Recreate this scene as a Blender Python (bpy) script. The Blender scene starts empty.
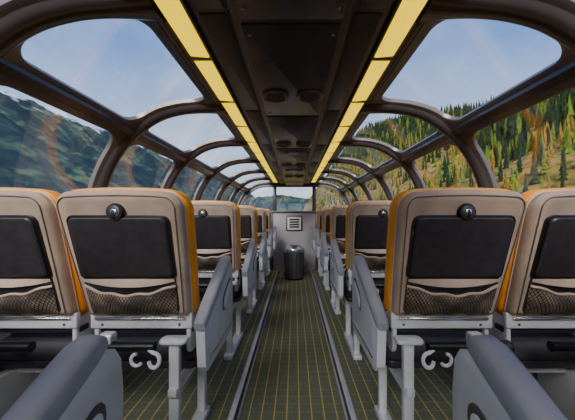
import bpy, bmesh, math, random
from math import sin, cos, pi, radians
from mathutils import Vector, noise
random.seed(7)
scene = bpy.context.scene
CAMZ = 1.12

# ------------------------------------------------------------ materials
def lin(c):
    r = []
    for v in c:
        v /= 255.0
        r.append(v/12.92 if v <= 0.04045 else ((v+0.055)/1.055)**2.4)
    return (r[0], r[1], r[2], 1.0)

def mat(name, col, rough=0.6, metal=0.0, var=0.0, scale=20.0, bump=0.0, spec=0.5, emit=None, es=0.0, coat=0.0):
    m = bpy.data.materials.new(name); m.use_nodes = True
    nt = m.node_tree; b = nt.nodes['Principled BSDF']
    b.inputs['Roughness'].default_value = rough
    b.inputs['Metallic'].default_value = metal
    b.inputs['Specular IOR Level'].default_value = spec
    b.inputs['Coat Weight'].default_value = coat
    c = lin(col)
    tc = nt.nodes.new('ShaderNodeTexCoord')
    nz = nt.nodes.new('ShaderNodeTexNoise'); nz.inputs['Scale'].default_value = scale
    nz.inputs['Detail'].default_value = 4
    nt.links.new(tc.outputs['Object'], nz.inputs['Vector'])
    rp = nt.nodes.new('ShaderNodeValToRGB')
    rp.color_ramp.elements[0].position = 0.3; rp.color_ramp.elements[1].position = 0.7
    rp.color_ramp.elements[0].color = tuple(v*(1-var) for v in c[:3])+(1,)
    rp.color_ramp.elements[1].color = tuple(min(1, v*(1+var)) for v in c[:3])+(1,)
    nt.links.new(nz.outputs['Fac'], rp.inputs['Fac'])
    nt.links.new(rp.outputs['Color'], b.inputs['Base Color'])
    if bump > 0:
        bp = nt.nodes.new('ShaderNodeBump'); bp.inputs['Strength'].default_value = bump
        bp.inputs['Distance'].default_value = 0.003
        nt.links.new(nz.outputs['Fac'], bp.inputs['Height']); nt.links.new(bp.outputs['Normal'], b.inputs['Normal'])
    if emit:
        b.inputs['Emission Color'].default_value = emit; b.inputs['Emission Strength'].default_value = es
    return m

class NT:
    def __init__(s, m): s.t = m.node_tree
    def n(s, typ, **kw):
        x = s.t.nodes.new(typ)
        for k, v in kw.items(): setattr(x, k, v)
        return x
    def put(s, inp, v):
        if hasattr(v, 'is_output'): s.t.links.new(v, inp)
        else: inp.default_value = v
    def math(s, op, a, b=0.0):
        x = s.n('ShaderNodeMath', operation=op); s.put(x.inputs[0], a); s.put(x.inputs[1], b); return x.outputs[0]
    def mix(s, f, a, b):
        x = s.n('ShaderNodeMix', data_type='RGBA'); s.put(x.inputs[0], f); s.put(x.inputs[6], a); s.put(x.inputs[7], b); return x.outputs[2]
    def noise(s, vec, sc, det=4):
        x = s.n('ShaderNodeTexNoise'); x.inputs['Scale'].default_value = sc; x.inputs['Detail'].default_value = det
        s.put(x.inputs['Vector'], vec); return x.outputs['Fac']
    def ramp(s, f, stops):
        x = s.n('ShaderNodeValToRGB'); cr = x.color_ramp
        while len(cr.elements) < len(stops): cr.elements.new(0.5)
        for e, (p, c) in zip(cr.elements, stops): e.position = p; e.color = c
        s.put(x.inputs['Fac'], f); return x.outputs['Color']

M_taupe = mat('taupe_leather', (168,147,130), 0.42, var=0.16, scale=9, bump=0.25)
M_pipe = mat('leather_piping', (210,188,166), 0.45, var=0.08, scale=14)
M_seam = mat('seam_stitch', (104,86,74), 0.6, var=0.1)
M_orange = mat('orange_leather', (255,158,2), 0.42, var=0.08, scale=12, bump=0.1)
M_panel = mat('dark_tray', (50,46,50), 0.42, var=0.2, scale=30, bump=0.15)
M_seatbase = mat('seat_base_fabric', (60,58,64), 0.7, var=0.1, scale=20)
M_black = mat('black_plastic', (16,15,17), 0.35, var=0.1)
M_silver = mat('brushed_silver', (218,218,222), 0.36, metal=0.25, var=0.08, scale=9)
M_steel = mat('stainless_steel', (150,150,156), 0.3, metal=0.9, var=0.1, scale=9)
M_chrome = mat('chrome', (215,215,218), 0.2, metal=0.9, var=0.03)
M_white = mat('white_cast', (215,218,218), 0.35, var=0.03)
M_arm = mat('grey_armpad', (152,153,162), 0.36, var=0.08, scale=8)
M_frame = mat('bronze_frame', (98,90,90), 0.3, metal=0.3, var=0.1, scale=4)
M_rib = mat('rib_cover', (70,65,67), 0.27, metal=0.15, var=0.1, scale=4)
M_ceil = mat('ceiling_panel', (68,60,64), 0.36, var=0.1, scale=3)
M_ceil2 = mat('ceiling_tray', (52,46,50), 0.26, var=0.1, scale=3)
M_wall = mat('wall_laminate', (112,106,108), 0.6, var=0.06, scale=6)
M_part = mat('partition_laminate', (172,164,168), 0.55, var=0.06, scale=6)
M_rail = mat('aisle_rail_metal', (225,225,230), 0.26, metal=0.5, var=0.04)
M_dkrail = mat('step_nosing', (38,36,40), 0.5, var=0.1)
M_paper = mat('paper', (225,225,220), 0.7, var=0.03)
M_light = mat('yellow_led', (30,24,0), 0.7, emit=(1.0,0.68,0.0,1), es=1.55, spec=0.1)
M_trunk = mat('bark', (70,52,40), 0.9, var=0.2)

def netmat():
    m = bpy.data.materials.new('pocket_net'); m.use_nodes = True
    g = NT(m); b = m.node_tree.nodes['Principled BSDF']
    tc = g.n('ShaderNodeTexCoord'); sp = g.n('ShaderNodeSeparateXYZ'); g.put(sp.inputs[0], tc.outputs['Object'])
    a = g.math('ADD', g.math('MULTIPLY', sp.outputs[0], 1.6), sp.outputs[2]); c = g.math('SUBTRACT', g.math('MULTIPLY', sp.outputs[0], 1.6), sp.outputs[2])
    la = g.math('LESS_THAN', g.math('FRACT', g.math('MULTIPLY', a, 48.0)), 0.28)
    lb = g.math('LESS_THAN', g.math('FRACT', g.math('MULTIPLY', c, 48.0)), 0.28)
    l = g.math('MAXIMUM', la, lb)
    back = g.mix(g.ramp(g.noise(tc.outputs['Object'], 14.0, 3), [(0.4,(0,0,0,1)),(0.6,(1,1,1,1))]), lin((78,66,58)), lin((140,120,100)))
    g.put(b.inputs['Base Color'], g.mix(l, back, lin((30,26,25))))
    b.inputs['Roughness'].default_value = 0.8
    return m
M_net = netmat()

def carpet():
    m = bpy.data.materials.new('plaid_carpet'); m.use_nodes = True
    g = NT(m); b = m.node_tree.nodes['Principled BSDF']
    tc = g.n('ShaderNodeTexCoord'); sp = g.n('ShaderNodeSeparateXYZ'); g.put(sp.inputs[0], tc.outputs['Object'])
    base = g.mix(g.noise(tc.outputs['Object'], 90.0, 5), lin((66,74,60)), lin((122,128,106)))
    lx = g.math('LESS_THAN', g.math('FRACT', g.math('ADD', g.math('MULTIPLY', sp.outputs[0], 13.5), 0.5)), 0.085)
    ly = g.math('LESS_THAN', g.math('FRACT', g.math('MULTIPLY', sp.outputs[1], 13.5)), 0.06)
    dash = g.math('ADD', g.math('MULTIPLY', g.math('LESS_THAN', g.math('FRACT', g.math('MULTIPLY', sp.outputs[1], 46.0)), 0.6), 0.4), 0.35)
    c1 = g.mix(g.math('MULTIPLY', ly, 0.4), base, lin((176,156,80)))
    c2 = g.mix(g.math('MULTIPLY', lx, dash), c1, lin((240,205,80)))
    g.put(b.inputs['Base Color'], c2); b.inputs['Roughness'].default_value = 0.9
    bp = g.n('ShaderNodeBump'); bp.inputs['Strength'].default_value = 0.3; bp.inputs['Distance'].default_value = 0.003
    g.put(bp.inputs['Height'], g.noise(tc.outputs['Object'], 250.0, 2)); g.put(b.inputs['Normal'], bp.outputs['Normal'])
    return m
M_carpet = carpet()

def glassmat():
    m = bpy.data.materials.new('dome_glass'); m.use_nodes = True
    nt = m.node_tree; nt.nodes.clear(); g = NT(m)
    out = g.n('ShaderNodeOutputMaterial'); tr = g.n('ShaderNodeBsdfTransparent'); tr.inputs[0].default_value = (0.92,0.95,0.98,1)
    gl = g.n('ShaderNodeBsdfGlossy'); gl.inputs['Roughness'].default_value = 0.05
    lw = g.n('ShaderNodeLayerWeight'); lw.inputs['Blend'].default_value = 0.5
    f = g.math('ADD', g.math('MULTIPLY', g.math('POWER', lw.outputs['Facing'], 4.0), 0.3), 0.14)
    mx = g.n('ShaderNodeMixShader'); g.put(mx.inputs[0], f)
    nt.links.new(tr.outputs[0], mx.inputs[1]); nt.links.new(gl.outputs[0], mx.inputs[2])
    tc = g.n('ShaderNodeTexCoord'); df = g.n('ShaderNodeBsdfDiffuse'); df.inputs[0].default_value = (0.8,0.8,0.8,1)
    dn = g.math('MULTIPLY', g.ramp(g.noise(tc.outputs['Object'], 4.0, 7), [(0.35,(0.1,0.1,0.1,1)),(0.7,(1,1,1,1))]), 0.09)
    m2 = g.n('ShaderNodeMixShader'); g.put(m2.inputs[0], dn)
    nt.links.new(mx.outputs[0], m2.inputs[1]); nt.links.new(df.outputs[0], m2.inputs[2]); nt.links.new(m2.outputs[0], out.inputs[0])
    return m
M_glass = glassmat()

# ------------------------------------------------------------ mesh builder
class MB:
    def __init__(s): s.v = []; s.f = []; s.m = []; s.mats = []
    def mi(s, m):
        if m not in s.mats: s.mats.append(m)
        return s.mats.index(m)
    def loft(s, loops, m, cap0=True, cap1=True, closed=True):
        k = s.mi(m); n = len(loops[0]); base = len(s.v)
        for L in loops: s.v += [tuple(p) for p in L]
        for i in range(len(loops)-1):
            a = base+i*n; b = a+n
            for j in range(n if closed else n-1):
                j2 = (j+1) % n
                s.f.append((a+j, a+j2, b+j2, b+j)); s.m.append(k)
        if cap0: s.f.append(tuple(base+j for j in range(n))[::-1]); s.m.append(k)
        if cap1: s.f.append(tuple(base+(len(loops)-1)*n+j for j in range(n))); s.m.append(k)
    def rbox(s, c, d, m, r=0.01, axis='z', rr=None, xf=None, seg=4):
        if rr is None: rr = r
        ax = 'xyz'.index(axis); o = [i for i in range(3) if i != ax]
        ha, hb, hc = d[o[0]]/2, d[o[1]]/2, d[ax]/2
        r = min(r, ha*0.9, hb*0.9, hc*0.9); rr = min(rr, ha*0.999, hb*0.999)
        loops = []
        levels = [(-hc, r), (-hc+0.3*r, 0.3*r), (-hc+r, 0), (hc-r, 0), (hc-0.3*r, 0.3*r), (hc, r)]
        for t, ins in levels:
            L = []
            q = max(rr-ins*0.5, 0.0005)
            for (sx, sy, a0) in ((1,1,0),(-1,1,90),(-1,-1,180),(1,-1,270)):
                for i in range(seg+1):
                    a = radians(a0+90*i/seg)
                    p = [0,0,0]
                    p[o[0]] = c[o[0]]+sx*(ha-ins-q)+q*cos(a); p[o[1]] = c[o[1]]+sy*(hb-ins-q)+q*sin(a); p[ax] = c[ax]+t
                    p = Vector(p)
                    if xf: p = xf(p)
                    L.append(p)
            loops.append(L)
        s.loft(loops, m)
    def tube(s, pts, r, m, n=10, cap=True):
        pts = [Vector(p) for p in pts]; loops = []
        up = Vector((0,0,1)); t0 = (pts[1]-pts[0]).normalized()
        if abs(t0.dot(up)) > 0.9: up = Vector((0,1,0))
        nrm = (up - t0*up.dot(t0)).normalized()
        for i, p in enumerate(pts):
            t = (pts[min(i+1, len(pts)-1)]-pts[max(i-1, 0)]).normalized()
            nrm = (nrm - t*nrm.dot(t)).normalized(); b = t.cross(nrm)
            loops.append([p+(nrm*cos(2*pi*j/n)+b*sin(2*pi*j/n))*r for j in range(n)])
        s.loft(loops, m, cap, cap)
    def disc(s, c, r, h, m, axis='y', n=24, bev=0.003):
        ax = 'xyz'.index(axis); o = [i for i in range(3) if i != ax]; loops = []
        for t, q in ((0, r), (h*0.7, r), (h, r-bev)):
            L = []
            for j in range(n):
                p = [0,0,0]; a = 2*pi*j/n
                p[o[0]] = c[o[0]]+q*cos(a); p[o[1]] = c[o[1]]+q*sin(a); p[ax] = c[ax]+t
                L.append(p)
            loops.append(L)
        s.loft(loops, m)
    def grid(s, fn, nu, nv, m):
        k = s.mi(m); base = len(s.v)
        for i in range(nu+1):
            for j in range(nv+1): s.v.append(tuple(fn(i/nu, j/nv)))
        for i in range(nu):
            for j in range(nv):
                a = base+i*(nv+1)+j; s.f.append((a, a+1, a+nv+2, a+nv+1)); s.m.append(k)
    def mesh(s, name, recalc=True, mirror=False, angle=38, smooth=True):
        me = bpy.data.meshes.new(name)
        vs = [(-x, y, z) for x, y, z in s.v] if mirror else s.v
        me.from_pydata(vs, [], s.f)
        for m in s.mats: me.materials.append(m)
        me.polygons.foreach_set('material_index', s.m)
        me.polygons.foreach_set('use_smooth', [smooth]*len(s.f))
        if recalc:
            bm = bmesh.new(); bm.from_mesh(me); bmesh.ops.recalc_face_normals(bm, faces=bm.faces); bm.to_mesh(me); bm.free()
        if smooth: me.set_sharp_from_angle(angle=radians(angle))
        return me
    def obj(s, name, loc=(0,0,0), **kw):
        return link(name, s.mesh(name, **kw), loc)

def link(name, me, loc=(0,0,0)):
    o = bpy.data.objects.new(name, me); o.location = loc
    scene.collection.objects.link(o); return o

# ------------------------------------------------------------ dome profile
ctrl = [(0.50,0.81),(0.56,0.81),(0.72,0.808),(0.86,0.79),(1.00,0.745),(1.14,0.655),(1.27,0.53),(1.37,0.37),(1.44,0.18),(1.475,-0.02),(1.49,-0.20)]
prof = []
for i in range(len(ctrl)-1):
    p0 = ctrl[max(i-1,0)]; p1 = ctrl[i]; p2 = ctrl[i+1]; p3 = ctrl[min(i+2,len(ctrl)-1)]
    for k in range(12):
        t = k/12
        prof.append(tuple(0.5*((2*p1[q])+(-p0[q]+p2[q])*t+(2*p0[q]-5*p1[q]+4*p2[q]-p3[q])*t*t+(-p0[q]+3*p1[q]-3*p2[q]+p3[q])*t**3) for q in (0,1)))
prof.append(ctrl[-1])
prof = [(x, z+CAMZ) for x, z in prof]
cum = [0]
for i in range(1, len(prof)): cum.append(cum[-1]+math.dist(prof[i], prof[i-1]))
SE = cum[-1]
def P(s):
    s = max(0, min(SE-1e-6, s)); i = 0
    while cum[i+1] < s: i += 1
    t = (s-cum[i])/(cum[i+1]-cum[i])
    return (prof[i][0]*(1-t)+prof[i+1][0]*t, prof[i][1]*(1-t)+prof[i+1][1]*t)
def Nn(s):
    a = P(s-0.02); b = P(s+0.02); dx, dz = b[0]-a[0], b[1]-a[1]; l = math.hypot(dx, dz)
    return (dz/l, -dx/l)
def S_at_x(x):
    for i in range(len(prof)):
        if prof[i][0] >= x: return cum[i]
def D(sgn, s, y, lift):
    p = P(s); n = Nn(s)
    return Vector((sgn*(p[0]+n[0]*lift), y, p[1]+n[1]*lift))
sU0 = S_at_x(0.60); sU1 = S_at_x(1.13); sM = S_at_x(1.18); sL0 = S_at_x(1.235); sL1 = SE-0.10
Y0, PIT, NB = -3.05, 1.03, 10
YB = [Y0+PIT*i for i in range(NB+1)]
YE = YB[-1]

def rr_loop(s0, s1, y0, y1, r):
    L = []; K = 7; E = 12
    cs = [((s1-r, y1-r), 0), ((s0+r, y1-r), 90), ((s0+r, y0+r), 180), ((s1-r, y0+r), 270)]
    for ci in range(4):
        (cx, cy), a0 = cs[ci]
        for i in range(K+1):
            a = radians(a0+90*i/K); L.append((cx+r*cos(a), cy+r*sin(a)))
        (nx, ny), na = cs[(ci+1) % 4]
        e = (nx+r*cos(radians(na)), ny+r*sin(radians(na))); st = L[-1]
        for i in range(1, E): L.append((st[0]+(e[0]-st[0])*i/E, st[1]+(e[1]-st[1])*i/E))
    return L

wn = 1
for sgn in (-1, 1):
    fr = MB()
    for b in range(NB):
        y0, y1 = YB[b], YB[b+1]
        gm = MB()
        for (c0, c1, o0, o1, rad) in ((0.0, sM, sU0, sU1, 0.10), (sM, SE, sL0, sL1, 0.12)):
            ins = 0.075
            lo = rr_loop(o0, o1, y0+ins, y1-ins, rad)
            lo2 = rr_loop(o0-0.018, o1+0.018, y0+ins-0.018, y1-ins+0.018, rad+0.01)
            lo3 = rr_loop(c0, c1, y0, y1, 0.002)
            loops = [[D(sgn, a, c, -0.02) for a, c in lo], [D(sgn, a, c, 0.006) for a, c in lo],
                     [D(sgn, a, c, 0.020) for a, c in lo2], [D(sgn, a, c, 0.025) for a, c in lo3],
                     ]
            fr.loft(loops, M_frame, False, False)
            gm.grid(lambda u, v: D(sgn, o0-0.02+(o1-o0+0.04)*u, y0+ins-0.02+(y1-y0-2*ins+0.04)*v, -0.012), 20, 2, M_glass)
            fr.loft([[D(sgn, a, c, -0.02) for a, c in lo], [D(sgn, a, c, -0.025) for a, c in lo3]], M_frame, False, False)
        gm.obj('window_%d' % wn, recalc=False); wn += 1
    for yb in YB:
        loops = []
        for i in range(61):
            s = SE*i/60
            flare = 0.03*math.exp(-s/0.12)
            w = 0.042+flare
            loops.append([D(sgn, s, yb-w-0.012, 0.019), D(sgn, s, yb-w, 0.040), D(sgn, s, yb-w*0.55, 0.053), D(sgn, s, yb, 0.056),
                          D(sgn, s, yb+w*0.55, 0.053), D(sgn, s, yb+w, 0.040), D(sgn, s, yb+w+0.012, 0.019)])
        fr.loft(loops, M_rib, False, False)
    fr.loft([[D(sgn, sM-0.035, y, 0.019), D(sgn, sM-0.022, y, 0.038), D(sgn, sM+0.022, y, 0.038), D(sgn, sM+0.035, y, 0.019)] for y in (Y0, YE)], M_rib, True, True)
    fr.obj('dome_frame')
    w = MB(); xb, zb = prof[-1]
    w.loft([[Vector((sgn*x, y, z)) for x, z in ((xb-0.06, zb+0.02), (xb-0.06, zb-0.03), (xb-0.03, zb-0.06), (xb-0.02, 0.30), (xb-0.05, 0.28), (xb-0.06, 0.0), (xb+0.06, 0.0), (xb+0.06, zb), (xb, zb+0.02))] for y in (Y0, YE)], M_wall)
    w.obj('wall_left' if sgn < 0 else 'wall_right')

# ------------------------------------------------------------ ceiling
c = MB()
zc = CAMZ+0.80
prf = [(-0.58,zc+0.06),(-0.58,zc+0.0),(-0.545,zc-0.015),(-0.53,zc+0.008),(-0.40,zc+0.008),(-0.385,zc-0.012),(-0.36,zc-0.02),(-0.245,zc-0.02),(-0.225,zc-0.055),(-0.20,zc-0.06)]
prf = prf+[(-x, z) for x, z in prf[::-1]]
c.loft([[Vector((x, y, z)) for x, z in prf] for y in (Y0, YE)], M_ceil)
for i in range(11):
    ya = Y0+0.03+1.03*i; 
    if ya > 7.1: break
    c.rbox((0, ya+0.5, zc-0.061), (0.39, 1.0, 0.012), M_ceil2, r=0.004, axis='z')
    for sx in (-1, 1):
        c.rbox((sx*0.303, ya+0.5, zc-0.021), (0.105, 1.0, 0.01), M_ceil, r=0.004, axis='z')
        for yy in (ya+0.06, ya+0.94):
            c.disc((sx*0.17, yy, zc-0.067), 0.008, -0.003, M_steel, 'z', n=10, bev=0.002)
c.obj('ceiling')
for sx in (-1, 1):
    l = MB(); y = -2.9
    while y < 6.9:
        def tilt(p, sx=sx): return Vector((p.x, p.y, p.z+0.10*(abs(p.x)-0.465)))
        l.rbox((sx*0.465, y+0.25, zc-0.004), (0.115, 0.505, 0.024), M_light, r=0.006, rr=0.01, axis='z', xf=tilt)
        l.rbox((sx*0.465, y+0.5225, zc-0.001), (0.115, 0.03, 0.03), M_frame, r=0.003, axis='z')
        y += 0.545
    for xx in (0.40, 0.53):
        l.rbox((sx*xx, 2.0, zc-0.006), (0.012, 9.9, 0.03), M_frame, r=0.003, axis='y')
    l.obj('ceiling_light_strip')
def vent(x, y):
    v = MB(); z = zc-0.067; n = 28
    ring = [(0.082,0.0),(0.080,-0.012),(0.070,-0.016),(0.060,-0.010),(0.058,0.0)]
    v.loft([[Vector((x+r*cos(2*pi*j/n), y+r*sin(2*pi*j/n), z+dz)) for j in range(n)] for r, dz in ring], M_frame, False, False)
    v.disc((x, y, z-0.001), 0.06, 0.001, M_black, 'z')
    for k in range(-3, 4):
        hw = math.sqrt(max(0.0, 0.058**2-(k*0.016)**2))
        v.rbox((x, y+k*0.016, z-0.006), (2*hw, 0.005, 0.01), M_frame, r=0.001, axis='z')
    v.obj('ceiling_vent')
for yy in (-0.6, 1.75, 2.95, 4.2, 5.4):
    vent(-0.105, yy); vent(0.105, yy)
def hatch(y):
    v = MB()
    v.rbox((0, y, zc-0.071), (0.30, 0.16, 0.008), M_frame, r=0.003, rr=0.02)
    v.disc((-0.09, y, zc-0.082), 0.035, 0.008, M_black, 'z'); v.disc((0.09, y, zc-0.082), 0.035, 0.008, M_black, 'z')
    v.obj('ceiling_speaker')
hatch(3.35); hatch(4.65)

# ------------------------------------------------------------ floor
f = MB(); AW = 0.335; ST = 0.06
for sx in (-1, 1):
    f.loft([[Vector((sx*x, y, z)) for x, z in ((AW+0.005, -0.1),(AW+0.005, 0),(1.5, 0),(1.5, -0.1))] for y in (Y0, YE)], M_carpet)
f.loft([[Vector((x, y, z)) for x, z in ((-AW-0.01, -0.1),(-AW-0.01, -ST),(AW+0.01, -ST),(AW+0.01, -0.1))] for y in (Y0, YE)], M_carpet)
f.obj('floor')
YP = 5.88
for sx, nm in ((-1, 'trim_1'), (1, 'trim_2')):
    t = MB()
    t.rbox((sx*(AW+0.003), (Y0+YP)/2, 0.004), (0.034, YP-Y0-0.1, 0.012), M_rail, r=0.003, axis='y', rr=0.004)
    t.rbox((sx*(AW-0.008), (Y0+YP)/2, -0.028), (0.012, YP-Y0-0.1, 0.056), M_dkrail, r=0.002, axis='y')
    t.rbox((sx*(AW-0.02), (Y0+YP)/2, -ST+0.005), (0.014, YP-Y0-0.1, 0.01), M_rail, r=0.002, axis='y')
    t.obj(nm)

# ------------------------------------------------------------ end walls
p = MB()
p.rbox((0, YP+0.03, 0.56), (2.76, 0.06, 1.24), M_part, r=0.01, axis='y')
p.rbox((0, YP-0.004, 1.185), (2.74, 0.075, 0.03), M_frame, r=0.008, axis='x')
for sx in (-1, 1):
    p.rbox((sx*0.46, YP-0.008, 0.56), (0.05, 0.03, 1.22), M_frame, r=0.006, axis='z')
p.rbox((0, (YP+YE)/2+0.05, 1.0), (2.7, YE-YP-0.14, 0.04), M_wall, r=0.01)
p.obj('wall_partition')
nb = MB()
nb.rbox((0, YP-0.012, 0.95), (0.34, 0.016, 0.32), M_frame, r=0.004, axis='y')
nb.rbox((0, YP-0.022, 0.95), (0.28, 0.008, 0.26), M_paper, r=0.002, axis='y')
for i in range(4): nb.rbox((0, YP-0.028, 0.875+0.05*i), (0.20, 0.005, 0.034), M_panel, r=0.001, axis='y')
nb.obj('notice_board')

for yy, nm, sg in ((YE, 'wall_front', -1), (Y0, 'wall_back', 1)):
    w = MB()
    full = [(-P(SE*i/40)[0], P(SE*i/40)[1], -Nn(SE*i/40)[0], Nn(SE*i/40)[1]) for i in range(40, -1, -1)]
    full += [(P(SE*i/40)[0], P(SE*i/40)[1], Nn(SE*i/40)[0], Nn(SE*i/40)[1]) for i in range(0, 41)]
    loops = []
    for x, z, nx, nz_ in full:
        loops.append([Vector((x-nx*0.03, yy-0.04, z-nz_*0.03)), Vector((x+nx*0.10, yy-0.04, z+nz_*0.10)), Vector((x+nx*0.10, yy+0.04, z+nz_*0.10)), Vector((x-nx*0.03, yy+0.04, z-nz_*0.03))])
    w.loft(loops, M_rib)
    w.rbox((0, yy, 0.52), (2.96, 0.08, 1.16), M_wall, r=0.01, axis='y')
    for mx in (-0.5, 0.5):
        w.rbox((mx, yy, 1.47), (0.09, 0.07, 0.82), M_rib, r=0.01, axis='z')
    w.obj(nm)
    gm = MB(); gm.grid(lambda u, v: Vector((-1.38+2.76*u, yy, 1.08+(0.80-0.55*abs(2*u-1)**3)*v)), 24, 2, M_glass)
    gm.obj('window_%d' % wn, recalc=False); wn += 1

# waste bin
b = MB(); n = 28
def rings(cx, cy, pr, m, c0=True, c1=True):
    b.loft([[Vector((cx+r*cos(2*pi*j/n), cy+r*sin(2*pi*j/n), z)) for j in range(n)] for r, z in pr], m, c0, c1)
bx, by, bz = 0.0, 5.3, -ST
rings(bx, by, [(0.165,bz),(0.17,bz+0.01),(0.185,bz+0.50),(0.185,bz+0.52)], M_steel)
rings(bx, by, [(0.176,bz+0.005),(0.178,bz+0.03),(0.17,bz+0.031)], M_black)
rings(bx, by, [(0.188,bz+0.50),(0.192,bz+0.51),(0.192,bz+0.56),(0.185,bz+0.57),(0.13,bz+0.605),(0.10,bz+0.605)], M_chrome)
rings(bx, by, [(0.10,bz+0.606),(0.09,bz+0.61)], M_black)
for j in range(0, n, 2):
    a = 2*pi*j/n; b.tube([(bx+0.174*cos(a), by+0.174*sin(a), bz+0.03), (bx+0.186*cos(a), by+0.186*sin(a), bz+0.50)], 0.004, M_panel, n=6)
b.obj('waste_bin')

# ------------------------------------------------------------ seats
ZB, ZT = 0.675, 1.205
def yl(z): return 0.17*(1.21-z)/0.53
def outline(inset, w, hw=0.245, z0=ZB, z1=ZT, rt=0.062, rb=0.03, taper=0.10, crown=0.012):
    L = []
    def add(cx, cz, r, a0):
        for i in range(7):
            a = radians(a0+90*i/6); L.append((cx+r*cos(a), cz+r*sin(a)))
    h = hw-inset; t1 = z1-inset; b1 = z0+inset
    r1 = max(rt-inset, 0.004); r2 = max(rb-inset, 0.004)
    add(h-r1, t1-r1, r1, 0)
    for i in range(1, 8): L.append(((h-r1)*(1-2*i/8), t1))
    add(-h+r1, t1-r1, r1, 90)
    for i in range(1, 6): L.append((-h, t1-r1+(b1+r2-t1+r1)*i/6))
    add(-h+r2, b1+r2, r2, 180); add(h-r2, b1+r2, r2, 270)
    for i in range(1, 6): L.append((h, b1+r2+(t1-r1-b1-r2)*i/6))
    out = []
    for x, z in L:
        k = 1-taper*max(0, min(1, (ZT-z)/(ZT-ZB)))**1.3
        zz = z+crown*(1-(x/hw)**2)*max(0, min(1, (z-1.0)/0.2))
        out.append(Vector((x*k, yl(z)+w, zz)))
    return out

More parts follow.
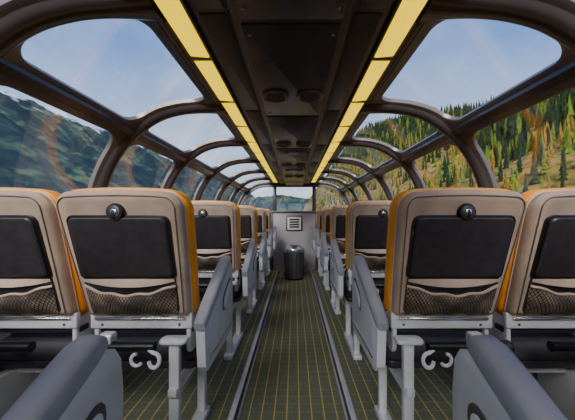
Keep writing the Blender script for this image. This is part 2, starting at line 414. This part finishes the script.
def build_seat(aisle):
    s = MB()
    s.loft([outline(0.045, 0.004), outline(0.03, 0.0), outline(0.012, 0.007), outline(0.0, 0.024), outline(0.0, 0.058), outline(0.012, 0.062)], M_taupe)
    o = outline(0.022, 0.000); s.tube(o+[o[0]], 0.0022, M_seam, n=6, cap=False)
    o = outline(0.001, 0.050); s.tube(o+[o[0]], 0.0045, M_pipe, n=6, cap=False)
    s.loft([outline(0.004, 0.055), outline(-0.008, 0.062), outline(-0.013, 0.075), outline(-0.011, 0.12), outline(0.006, 0.15), outline(0.05, 0.172)], M_orange)
    kw = dict(taper=0.02, crown=0.0)
    s.loft([outline(0, 0.012, 0.198, 0.860, 1.120, 0.03, 0.02, **kw), outline(0, -0.004, 0.198, 0.860, 1.120, 0.03, 0.02, **kw), outline(0.003, -0.006, 0.198, 0.860, 1.120, 0.03, 0.02, **kw)], M_black)
    s.loft([outline(0, 0.0, 0.187, 0.87, 1.11, 0.026, 0.016, **kw), outline(0, -0.012, 0.187, 0.87, 1.11, 0.026, 0.016, **kw), outline(0.006, -0.018, 0.187, 0.87, 1.11, 0.026, 0.016, **kw)], M_panel)
    zl = 1.132
    s.disc((0, yl(zl)+0.004, zl), 0.033, -0.02, M_black, 'y'); s.disc((0, yl(zl)-0.016, zl), 0.024, -0.004, M_panel, 'y')
    s.disc((0, yl(zl)-0.019, zl), 0.011, -0.003, M_chrome, 'y', n=16); s.rbox((0, yl(zl)-0.022, zl-0.008), (0.01, 0.006, 0.03), M_black, r=0.002, axis='y')
    s.loft([outline(0, 0.006, 0.190, 0.70, 0.862, 0.01, 0.02, **kw), outline(0, -0.003, 0.190, 0.70, 0.862, 0.01, 0.02, **kw)], M_panel)
    def cloth(u, v):
        x = (u-0.5)*0.37; e = 1-(2*u-1)**2
        zt = 0.858; zb = 0.846-0.022*e
        z = zt+(zb-zt)*v
        return Vector((x, yl(z)-0.006-0.018*e*v, z))
    s.grid(cloth, 16, 3, M_taupe)
    def net(u, v):
        x = (u-0.5)*0.375*(1-0.04*v); e = 1-(2*u-1)**2
        z = 0.828-0.036*e+0.004*sin(u*23)-(0.132-0.034*e)*v
        return Vector((x, yl(z)-0.006-0.045*e**0.7*sin(pi*(0.25+0.75*v))-0.003*sin(u*30+v*4)*sin(pi*v), z))
    s.grid(net, 30, 10, M_net)
    s.tube([net(i/30, 0)+Vector((0, -0.002, 0.002)) for i in range(31)], 0.006, M_taupe, n=8)
    s.rbox((0, yl(0.655)+0.035, 0.652), (0.45, 0.03, 0.072), M_silver, r=0.008, axis='x')
    s.rbox((0, yl(0.655)+0.018, 0.665), (0.40, 0.02, 0.012), M_chrome, r=0.004, axis='x')
    for sx in (-0.17, 0.17): s.disc((sx, yl(0.64)+0.02, 0.636), 0.007, -0.008, M_steel, 'y', n=10, bev=0.002)
    s.rbox((0, yl(0.60)+0.06, 0.602), (0.44, 0.06, 0.03), M_panel, r=0.008, axis='x')
    s.rbox((0, 0.47, 0.485), (0.46, 0.42, 0.10), M_seatbase, r=0.03, rr=0.05)
    s.rbox((0, 0.47, 0.42), (0.44, 0.40, 0.04), M_panel, r=0.01, rr=0.03)
    for sx in (-1, 1):
        s.rbox((sx*0.205, 0.27, 0.58), (0.02, 0.12, 0.16), M_silver, r=0.005, rr=0.03, axis='x')
    s.tube([(-0.245, 0.12, 0.575), (0.10, 0.12, 0.575)], 0.021, M_black, n=14)
    s.tube([(-0.235, 0.12, 0.575), (-0.205, 0.12, 0.575)], 0.026, M_dkrail, n=14)
    s.rbox((-0.10, 0.13, 0.605), (0.05, 0.05, 0.05), M_silver, r=0.006, rr=0.015, axis='x')
    if aisle:
        hk = [(0.105+0.026*sin(a)*(1-0.25*i/16), 0.10, 0.558-0.03+0.030*cos(a)) for i, a in enumerate([pi*1.45*k/16 for k in range(17)])]
        s.tube([(0.04, 0.115, 0.580), (0.075, 0.11, 0.572)]+hk[:], 0.008, M_white, n=8)
        hk2 = [(0.035-0.022*sin(a), 0.10, 0.552-0.022+0.024*cos(a)) for a in [pi*1.3*k/10 for k in range(11)]]
        s.tube(hk2, 0.007, M_white, n=8)
        s.rbox((0.165, 0.16, 0.585), (0.115, 0.07, 0.018), M_silver, r=0.006, rr=0.02)
        s.rbox((0.165, 0.165, 0.29), (0.045, 0.035, 0.58), M_silver, r=0.008, axis='z')
        s.rbox((0.165, 0.52, 0.21), (0.045, 0.035, 0.40), M_silver, r=0.008, axis='z')
        s.rbox((0.165, 0.34, 0.02), (0.07, 0.46, 0.04), M_silver, r=0.01, axis='z')
        s.rbox((0.165, 0.34, 0.37), (0.04, 0.42, 0.035), M_silver, r=0.008, axis='y')
    else:
        s.rbox((-0.18, 0.34, 0.19), (0.05, 0.30, 0.38), M_silver, r=0.01, axis='z')
        s.rbox((0, 0.34, 0.37), (0.44, 0.04, 0.035), M_silver, r=0.008, axis='x')
    def arm(x, wid):
        path = [(0.07, 0.69, 0.016), (0.10, 0.705, 0.021), (0.18, 0.745, 0.024), (0.30, 0.80, 0.026), (0.42, 0.855, 0.027), (0.485, 0.884, 0.026), (0.515, 0.893, 0.021), (0.53, 0.893, 0.012)]
        loops = []
        for y, z, th in path:
            L = []; n = 16
            for j in range(n):
                a = 2*pi*j/n; ca, sa = cos(a), sin(a)
                ex = math.copysign(abs(ca)**0.6, ca)*wid/2*(th/0.027)**0.5; ez = math.copysign(abs(sa)**0.7, sa)*th
                L.append(Vector((x+ex, y+ez*-0.35, z-0.015+ez)))
            loops.append(L)
        s.loft(loops, M_arm)
        pts = [(0.13,0.47),(0.10,0.50),(0.085,0.64),(0.10,0.68),(0.30,0.77),(0.46,0.845),(0.52,0.862),(0.555,0.85),(0.575,0.82),(0.582,0.76),(0.575,0.52),(0.56,0.485),(0.53,0.465)]
        cy = sum(p[0] for p in pts)/len(pts); cz = sum(p[1] for p in pts)/len(pts)
        def lp(xx, k): return [Vector((xx, cy+(y-cy)*k, cz+(z-cz)*k)) for y, z in pts]
        h = wid*0.40
        s.loft([lp(x-h, 0.95), lp(x-h+0.006, 1.0), lp(x+h-0.006, 1.0), lp(x+h, 0.95)], M_silver)
        s.rbox((x+h, 0.43, 0.71), (0.008, 0.17, 0.09), M_frame, r=0.002, rr=0.04, axis='x', xf=lambda p: Vector((p.x, p.y, p.z+0.45*(p.y-0.43))))
        s.rbox((x+h+0.003, 0.43, 0.71), (0.007, 0.145, 0.066), M_white, r=0.001, rr=0.03, axis='x', xf=lambda p: Vector((p.x, p.y, p.z+0.45*(p.y-0.43))))
        s.rbox((x+h, 0.33, 0.52), (0.006, 0.40, 0.012), M_chrome, r=0.002, axis='x')
    if aisle: arm(0.300, 0.058)
    return s

XA, XW = 0.665, 1.174
A = build_seat(True); W = build_seat(False)
meA = A.mesh('aisle_seat_mesh'); meAm = A.mesh('aisle_seat_mesh_r', mirror=True)
meW = W.mesh('window_seat_mesh'); meWm = W.mesh('window_seat_mesh_r', mirror=True)
for y in (0.02, 1.06, 2.08, 3.09, 4.1, 5.08):
    link('coach_seat', meA, (-XA, y, 0)); link('coach_seat', meAm, (XA, y, 0))
    link('coach_seat', meW, (-XW, y, 0)); link('coach_seat', meWm, (XW, y, 0))

# ------------------------------------------------------------ landscape
def nz(x, y, s, o=5): return noise.fractal(Vector((x*s, y*s, 3.7)), 1.0, 2.0, o)
def sm(t): t = max(0, min(1, t)); return t*t*(3-2*t)
def hR(x, y):
    H = 15+0.26*max(y, -40); H = min(H, 15+0.26*420)
    t = (x-9)/95
    h = -3.2+(H+4)*(0.55*max(0,min(1,t))+0.45*sm(t))
    if x > 104: h += (x-104)*0.03
    return h+nz(x, y, 0.02)*5*sm((x-9)/40)+nz(x, y, 0.12, 3)*0.7
def hL(x, y):
    d = -x
    h = -14*sm((d-8)/60)-3
    h += 640*sm((d-150)/1450)**0.9
    h += nz(x, y, 0.0011)*90*sm((d-200)/900)+nz(x+90, y, 0.004, 7)*45*sm((d-100)/800)
    h += noise.noise(Vector((x*0.035, y*0.035, 1.0)))*9*sm((d-100)/500)
    if d > 1650: h -= (d-1650)*0.4
    return h
def hill_mat():
    m = bpy.data.materials.new('hillside_ground'); m.use_nodes = True
    g = NT(m); b = m.node_tree.nodes['Principled BSDF']; tc = g.n('ShaderNodeTexCoord'); v = tc.outputs['Object']
    c = g.ramp(g.noise(v, 0.05, 8), [(0.3, lin((58,66,22))), (0.42, lin((112,98,36))), (0.55, lin((148,120,74))), (0.7, lin((76,74,28)))])
    c = g.mix(g.ramp(g.noise(v, 0.5, 6), [(0.45,(0,0,0,1)),(0.65,(0.8,0.8,0.8,1))]), c, lin((42,52,16)))
    g.put(b.inputs['Base Color'], c); b.inputs['Roughness'].default_value = 1.0; b.inputs['Specular IOR Level'].default_value = 0.1
    return m
def mount_mat():
    m = bpy.data.materials.new('forested_mountain'); m.use_nodes = True
    g = NT(m); b = m.node_tree.nodes['Principled BSDF']; tc = g.n('ShaderNodeTexCoord'); v = tc.outputs['Object']
    n1 = g.noise(v, 0.006, 8)
    c = g.ramp(n1, [(0.40, lin((20,40,44))), (0.5, lin((40,66,56))), (0.58, lin((84,100,70)))])
    n2 = g.noise(v, 0.035, 9)
    c = g.mix(g.ramp(n2, [(0.44,(0,0,0,1)),(0.54,(0.85,0.85,0.85,1))]), c, lin((12,26,32)))
    vo = g.n('ShaderNodeTexVoronoi'); vo.inputs['Scale'].default_value = 0.06; g.put(vo.inputs['Vector'], v)
    c = g.mix(g.math('MULTIPLY', vo.outputs['Distance'], 0.45), c, lin((6,16,22)))
    sp = g.n('ShaderNodeSeparateXYZ'); g.put(sp.inputs[0], v)
    zz = g.math('ADD', sp.outputs[2], g.math('MULTIPLY', g.math('SUBTRACT', g.noise(v, 0.010, 10), 0.5), 520.0))
    sn = g.ramp(g.math('DIVIDE', g.math('SUBTRACT', zz, 520.0), 40.0), [(0.0, (0,0,0,1)), (1.0, (0.95,0.95,0.95,1))])
    c = g.mix(sn, c, lin((170,178,194)))
    g.put(b.inputs['Base Color'], c); b.inputs['Roughness'].default_value = 1.0; b.inputs['Specular IOR Level'].default_value = 0.0
    b.inputs['Emission Color'].default_value = (0.10,0.17,0.30,1); b.inputs['Emission Strength'].default_value = 0.22  # faint blue emission painted in to stand for distance haze
    return m
M_hill = hill_mat(); M_mount = mount_mat()
t = MB()
def fR(u, v):
    x = 7+u**1.6*393; y = -120+v**1.5*1300; return Vector((x, y, hR(x, y)))
t.grid(fR, 70, 130, M_hill); t.obj('hillside', recalc=False, angle=180)
t = MB()
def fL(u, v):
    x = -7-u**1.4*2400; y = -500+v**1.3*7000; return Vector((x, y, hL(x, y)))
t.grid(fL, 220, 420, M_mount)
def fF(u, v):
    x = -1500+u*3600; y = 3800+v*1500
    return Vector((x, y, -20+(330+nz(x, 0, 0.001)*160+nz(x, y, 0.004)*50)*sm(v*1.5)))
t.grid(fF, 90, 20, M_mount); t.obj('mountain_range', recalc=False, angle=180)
t = MB(); t.grid(lambda u, v: Vector((-8+16*u, -200+4200*v, -3.3)), 2, 10, M_hill); t.obj('ground', recalc=False)

def folmat(nm, a, b2):
    m = bpy.data.materials.new(nm); m.use_nodes = True
    g = NT(m); b = m.node_tree.nodes['Principled BSDF']; tc = g.n('ShaderNodeTexCoord')
    c = g.mix(g.noise(tc.outputs['Object'], 0.9, 6), lin(a), lin(b2))
    g.put(b.inputs['Base Color'], c); b.inputs['Roughness'].default_value = 0.9; b.inputs['Specular IOR Level'].default_value = 0.1; return m
F1 = folmat('spruce_foliage', (8,20,14), (36,56,28)); F2 = folmat('young_pine_foliage', (40,64,14), (98,114,34)); F3 = folmat('larch_foliage', (84,62,24), (138,108,42))
fo = MB()
def tree(x, y, h, m):
    z0 = hR(x, y)-0.3; n = 8
    rb = h*random.uniform(0.11, 0.17)
    fo.loft([[Vector((x+h*0.015*cos(2*pi*j/4), y+h*0.015*sin(2*pi*j/4), z)) for j in range(4)] for z in (z0, z0+h*0.35)], M_trunk, False, False)
    k = 7 if x < 50 else 4; rot = random.random()*6
    for i in range(k):
        st = 0.85/k
        zb = z0+h*(0.08+st*i); zt = z0+h*min(1.0, 0.08+st*i+st*1.9)
        r = rb*(1-i/k*0.85)*random.uniform(0.85, 1.15)
        L0 = [Vector((x+r*(1 if j % 2 else 0.6)*cos(rot+i+2*pi*j/n), y+r*(1 if j % 2 else 0.6)*sin(rot+i+2*pi*j/n), zb-(0.03*h if j % 2 else 0))) for j in range(n)]
        L1 = [Vector((x+r*0.06*cos(rot+i+2*pi*j/n), y+r*0.06*sin(rot+i+2*pi*j/n), zt)) for j in range(n)]
        fo.loft([L0, L1], m, False, True)
for i in range(4200):
    y = -40+random.random()**1.3*640; x = random.uniform(66, 150)
    tree(x, y, random.uniform(5, 12.5), random.choice((F1, F1, F1, F1, F1, F2)))
for i in range(3400):
    y = -10+random.random()**1.2*420; x = 15+random.random()**0.8*70
    d = nz(x, y, 0.03, 3)
    if d < -0.05 and random.random() < 0.6: continue
    tree(x, y, random.uniform(1.5, 3.5)+x*0.05, random.choice((F1, F2, F2, F3, F1, F1)))
fo.obj('conifer_forest', recalc=False, smooth=False)

# ------------------------------------------------------------ sky and sun
w = bpy.data.worlds.new('sky'); scene.world = w; w.use_nodes = True
g = NT(w); bg = w.node_tree.nodes['Background']
tc = g.n('ShaderNodeTexCoord'); sp = g.n('ShaderNodeSeparateXYZ'); g.put(sp.inputs[0], tc.outputs['Generated'])
cl = g.noise(tc.outputs['Generated'], 2.2, 6)
base = g.ramp(sp.outputs[2], [(0.0, (0.88,0.97,1.1,1)), (0.22, (0.62,0.78,1.05,1)), (0.45, (0.20,0.38,0.84,1)), (0.72, (0.08,0.20,0.60,1))])
cm = g.ramp(cl, [(0.46, (0,0,0,1)), (0.78, (0.5,0.5,0.5,1))])
g.put(bg.inputs['Color'], g.mix(cm, base, (0.85,0.92,1.05,1))); bg.inputs['Strength'].default_value = 1.4
sd = bpy.data.lights.new('sun', 'SUN'); sd.energy = 11.0; sd.angle = radians(40); sd.color = (1.0,0.96,0.90)
so = bpy.data.objects.new('sun', sd); scene.collection.objects.link(so)
so.rotation_euler = Vector((0.16, 1.0, -0.62)).to_track_quat('-Z', 'Y').to_euler()

# ------------------------------------------------------------ camera
cd = bpy.data.cameras.new('camera'); cam = bpy.data.objects.new('camera', cd); scene.collection.objects.link(cam)
cam.location = (0.015, 0, CAMZ); cam.rotation_euler = (radians(90), 0, 0)
cd.sensor_width = 36; cd.lens = 36*285/575; cd.shift_x = -0.013; cd.shift_y = 0.0087
cd.clip_start = 0.02; cd.clip_end = 12000
scene.camera = cam
